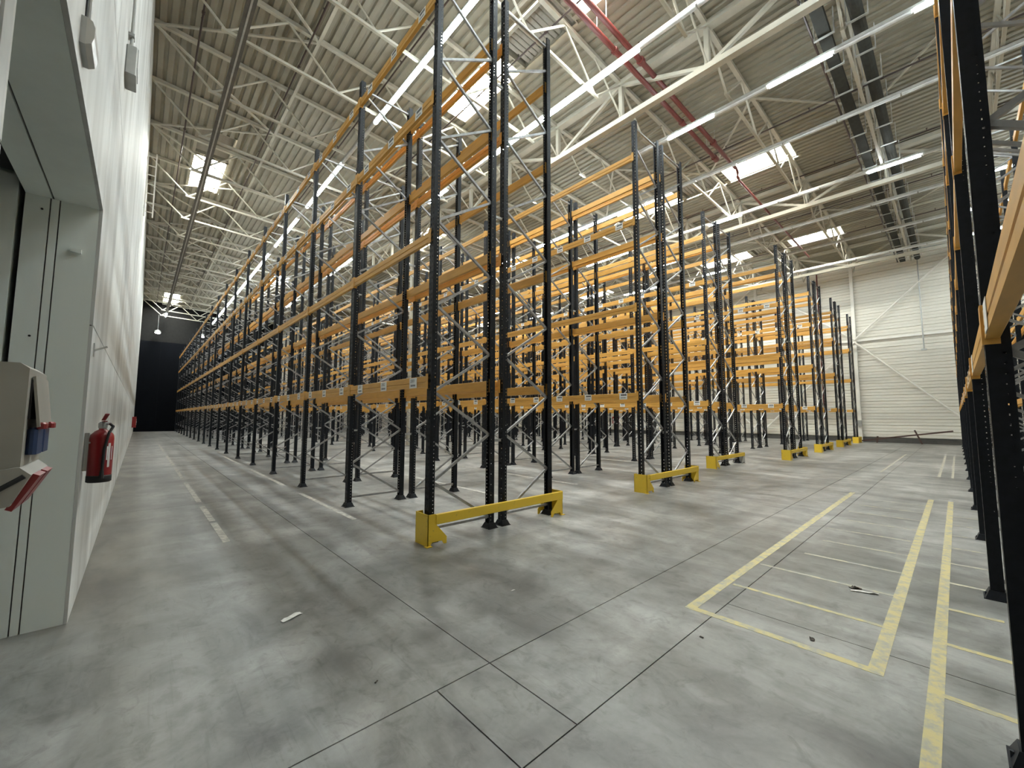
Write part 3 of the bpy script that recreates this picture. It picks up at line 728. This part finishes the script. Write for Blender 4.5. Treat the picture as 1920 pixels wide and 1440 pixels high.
def near_rack():
    t = NEAR; b = 2.62
    # in local space the run goes along +y (world +x) and depth along +x (world -y); face looks to -x (world +y)
    bm = BEAM.copy(); s = (b-0.1)/(BAY-0.1)
    for v in bm.vertices: v.co.y *= b/BAY
    for i in range(-2, 13):
        y = b*i
        for k, x in enumerate((0.0, W, W+GAP, 2*W+GAP)):
            # rotating by -90 deg maps local +y to world +x and local +x to world -y
            u = put('upright', UP['tall' if i == 12 else 'low'], t, (x, y, 0.004), (0, 0, 0 if k % 2 == 0 else math.pi)); put('foot_plate', FOOT, u, (0, 0, -0.004))
        for x, sd in ((0.0, 'L'), (W+GAP, 'R')):
            if -1 <= i < 3:
                for j in range(13):
                    put('brace', BR['down' if (j % 2 == 0) == (sd == 'L') else 'up'], t, (x, y, 0.16+0.59*j))
                put('brace', BR['flat'], t, (x, y, 0.16)); put('brace', BR['flat'], t, (x, y, 7.9))
            else: put('bracing', BR[sd], t, (x, y, 0))
        for z in (1.25, 4.7, 6.9): put('row_spacer', SPACER, t, (W+0.01, y, z))
        if i == 12: break
        for li, z in enumerate(LEV):
            for x, rz in ((-0.040, 0), (W+0.040, math.pi), (W+GAP-0.052, 0), (2*W+GAP+0.052, math.pi)):
                o = put('beam', bm, t, (x, y if rz == 0 else y+b, z), (0, 0, rz))
                if x < 0 and li == 0 and -1 <= i < 6:
                    for q in (range(3) if i > 0 else (2,)): put('shelf_label', PLAIN if i < 1 else LABEL, o, (-0.0015, 0.42+q*0.85+(0.18 if i < 0 else 0), 0.0))
near_rack()

# ------------------------------------------------------------------ things on and beside the concrete wall
def wall_things():
    # fire extinguisher on a bracket just past the doorway
    t = tag(empty('fire_extinguisher', (XW+0.101, 4.84, 1.06)), 'red fire extinguisher hung on the white wall just past the doorway', 'fire extinguisher')
    t.scale = (0.86, 0.86, 0.86); R = 0.088
    MB().lathe([(R*0.96, 0.0), (R, 0.02), (R, 0.40), (R*0.92, 0.44), (R*0.6, 0.475), (0.028, 0.49), (0.028, 0.52)], 28).build('cylinder', 'red', parent=t, smooth=True)
    MB().lathe([(R*0.9, -0.012), (R*1.02, -0.005), (R*1.02, 0.045), (R*1.0, 0.055)], 28).build('base_ring', 'dark', parent=t, smooth=True)
    MB().lathe([(0.03, 0.50), (0.034, 0.515), (0.034, 0.55), (0.02, 0.565)], 14).tube((0, 0, 0.545), (0.055, -0.03, 0.545), 0.013, 8).build('valve', 'galv', parent=t, smooth=False)
    MB().bar((0, 0.03, 0.565), (0.02, -0.12, 0.57), 0.03, 0.008).build('carry_handle', 'red', parent=t)
    MB().bar((0, 0.02, 0.58), (0.03, -0.13, 0.64), 0.03, 0.008).build('squeeze_lever', 'red', parent=t)
    pts = [(0.05, -0.03, 0.545), (0.075, -0.075, 0.52), (0.05, -0.10, 0.46), (0.027, -0.097, 0.30), (0.022, -0.097, 0.10)]
    MB().path(pts, 0.011, 8).build('hose', 'dark', parent=t)
    MB().tube((0.022, -0.097, 0.10), (0.022, -0.097, 0.03), 0.014, 8, 0.018).build('nozzle', 'dark', parent=t)
    lb = MB()
    for k in range(7):      # printed panel curved round the cylinder, facing the aisle
        a0, a1 = math.radians(-68+k*7), math.radians(-68+k*7+5.2)
        rr = R+0.0015
        if k in (1, 2, 3, 5):
            z0, z1 = (0.13, 0.36) if k in (2, 3) else (0.20, 0.33)
            lb.add([(rr*math.cos(a), rr*math.sin(a), z) for a, z in ((a0, z0), (a1, z0), (a1, z1), (a0, z1))], [(0, 1, 2, 3)])
    lb.build('printed_label', 'label', parent=t)
    MB().box(-0.115, -0.085, -0.02, 0.02, 0.10, 0.46).box(-0.10, -0.06, -0.05, 0.05, 0.36, 0.375).build('bracket', 'galv', parent=t)
    # socket panel on the near side of the doorway
    t = tag(empty('socket_panel', (XW, 1.47, 1.46)), 'beige electrical enclosure with open flaps and blue sockets beside the doorway', 'socket panel')
    MB().prism([(0, 0.0), (0.12, 0.02), (0.12, 0.25), (0.105, 0.262), (0, 0.262)], 'y', 0, 0.24).build('enclosure', 'box_plastic', parent=t)
    MB().box(0.118, 0.124, 0.03, 0.21, 0.13, 0.225).build('window_recess', 'dark', parent=t)
    MB().prism([(0.122, 0.232), (0.127, 0.234), (0.141, 0.112), (0.136, 0.110)], 'y', 0.03, 0.21).build('window_flap', 'box_plastic', parent=t)
    MB().cbox(0.134, 0.150, 0.04, 0.075, 0.106, 0.122, 0.004).cbox(0.134, 0.150, 0.16, 0.20, 0.106, 0.122, 0.004).build('flap_catch', 'red_plastic', parent=t)
    for y in (0.035, 0.13):
        MB().cbox(0.12, 0.138, y, y+0.08, 0.045, 0.11, 0.006).build('blue_socket', 'blue', parent=t)
    MB().prism([(0.115, 0.02), (0.122, 0.02), (0.140, 0.002), (0.112, -0.066), (0.05, -0.075), (0.0, -0.05), (0.0, 0.0)], 'y', -0.02, 0.22).build('socket_housing', 'box_plastic', parent=t)
    for y in (0.0, 0.11):
        MB().bar((0.108, y+0.045, -0.078), (0.146, y+0.045, 0.0), 0.085, 0.012, (1, 0, 0.6)).build('red_flap', 'red_plastic', parent=t)
    MB().path([(0.13, -0.021, 0.0), (0.05, -0.024, -0.06), (0.0, -0.024, -0.14)], 0.006, 6).build('cable', 'dark', parent=t)
    # emergency lamp and junction box above, with conduits running up
    t = tag(empty('emergency_lamp', (XW, 2.86, 3.40)), 'grey emergency lamp with rounded lens and conduit above the doorway', 'emergency lamp')
    MB().box(0, 0.02, -0.10, 0.10, 0, 0.14).build('back_box', 'box_grey', parent=t)
    MB().prism([(0.02, 0.0), (0.042, 0.015), (0.05, 0.05), (0.05, 0.10), (0.04, 0.13), (0.02, 0.14)], 'y', -0.10, 0.10).build('lens', 'lamp_lens', parent=t)
    MB().tube((0.012, 0.03, 0.14), (0.012, 0.03, 6.0), 0.010, 8).build('conduit', 'box_grey', parent=t)
    MB().tube((0.007, -0.02, 0.14), (0.007, -0.02, 6.0), 0.005, 6).build('cable', 'dark', parent=t)
    t = tag(empty('junction_box', (XW, 5.85, 5.2)), 'plain grey junction box on a conduit high on the white wall', 'junction box')
    MB().cbox(0, 0.09, -0.16, 0.16, 0, 0.32, 0.01).build('box_body', 'box_grey', parent=t)
    MB().box(0.09, 0.096, -0.145, 0.145, 0.10, 0.305).build('cover', 'box_grey', parent=t)
    MB().tube((0.03, 0, 0.32), (0.03, 0, 7.4), 0.016, 8).build('conduit', 'box_grey', parent=t)
    MB().box(0.0, 0.05, -0.05, 0.05, 0.50, 0.53).build('clip', 'galv', parent=t)
    # folding bracket and a long narrow joint strip
    t = tag(empty('wall_bracket', (XW, 4.95, 2.16)), 'small grey steel bracket sticking out of the white wall', 'bracket')
    MB().box(0, 0.008, -0.04, 0.04, -0.06, 0.05).build('plate', 'galv', parent=t)
    MB().bar((0, 0, -0.01), (0.075, 0.02, 0.03), 0.07, 0.016).build('arm', 'galv', parent=t)
    # hose cabinet far along the wall, and one on the cladding wall
    for p, rz, l in (((XW, 39.5, 0.75), 0, 'red hose cabinet far along the white concrete wall'), ((XR-0.02, 23.9, 0.9), math.pi, 'red hose cabinet on the ribbed cladding wall behind the racks')):
        t = tag(empty('hose_cabinet', p, rz), l, 'hose cabinet')
        MB().cbox(0, 0.22, -0.36, 0.36, 0, 0.75, 0.02).build('cabinet', 'red', parent=t)
        MB().box(0.22, 0.228, -0.22, 0.22, 0.16, 0.60).build('glass_front', 'label', parent=t)
        MB().box(0.225, 0.245, 0.26, 0.30, 0.33, 0.43).build('handle', 'galv', parent=t)
    # caged ladder high on the white wall
    t = tag(empty('wall_ladder', (XW, 20.0, 9.0)), 'white steel ladder fixed high on the concrete wall under the trusses', 'ladder')
    for x in (0.035, 0.275): MB().box(x-0.02, x+0.02, -0.025, 0.025, 0, 2.5).build('stile', 'steel_wall', parent=t)
    rm = MB().tube((0.035, 0, 0), (0.275, 0, 0), 0.018, 6).mesh('rung', 'steel_wall')
    for i in range(7): put('rung', rm, t, (0, 0, 0.18+0.36*i))
    for z in (0.3, 2.2): MB().box(0.0, 0.02, -0.05, 0.05, z, z+0.08).build('wall_fixing', 'steel_wall', parent=t)
wall_things()

# ------------------------------------------------------------------ litter on the floor
def litter():
    def scrap(name, x, y, w, l, rz, m, label, cat, h=None):
        h = h or w*0.2
        rnd = random.Random(int(x*97+y*31)); nx, ny = 6, 4
        top = []; bot = []
        for j in range(ny):
            for i in range(nx):
                u, v = i/(nx-1)-0.5, j/(ny-1)-0.5
                px, py = u*l*(1+rnd.uniform(-0.12, 0.12)), v*w*(1+rnd.uniform(-0.25, 0.25))
                z = 0.003+abs(rnd.gauss(0, h))*(1 if 0 < i < nx-1 else 0.4)
                top.append((px, py, z+0.0015)); bot.append((px, py, max(0.0003, z-0.002)))
        n = nx*ny; fs = []
        for j in range(ny-1):
            for i in range(nx-1):
                a = j*nx+i; fs.append((a, a+1, a+nx+1, a+nx)); fs.append((n+a+nx, n+a+nx+1, n+a+1, n+a))
        rim = [i for i in range(nx)]+[j*nx+nx-1 for j in range(1, ny)]+[(ny-1)*nx+i for i in range(nx-2, -1, -1)]+[j*nx for j in range(ny-2, 0, -1)]
        for a, b in zip(rim, rim[1:]+rim[:1]): fs.append((b, a, n+a, n+b))
        o = MB().add(top+bot, fs).build(name, m, loc=(x, y, 0.0), rot=(0, 0, rz)); tag(o, label, cat)
    scrap('paper_scrap', 0.99, 3.67, 0.05, 0.16, 0.45, 'paper', 'crumpled strip of white paper on the open concrete floor', 'paper')
    scrap('dry_leaf', 5.07, 0.74, 0.045, 0.09, -0.9, 'scrap', 'dark dry scrap inside the second marked bay of the yellow grid', 'litter')
    scrap('plastic_strip', 5.02, 0.66, 0.03, 0.20, -1.2, 'paper', 'thin pale torn strip beside the dark dry scrap', 'litter')
    scrap('dirt_crumb', 3.69, 0.80, 0.025, 0.05, 0.3, 'scrap', 'dark crumb of dirt inside the yellow end bay', 'litter')
    scrap('paper_crumb', 3.12, 1.35, 0.012, 0.03, 1.3, 'scrap', 'tiny dark crumb outside the corner of the yellow bay', 'litter')
    scrap('wood_splinter', 2.64, 2.86, 0.012, 0.045, 0.0, 'paper', 'tiny pale splinter in front of the first rack guard', 'litter')
    scrap('cable_tie', 1.15, 2.46, 0.008, 0.025, 0.6, 'scrap', 'small dark scrap near the crossing of floor joints', 'litter')
litter()
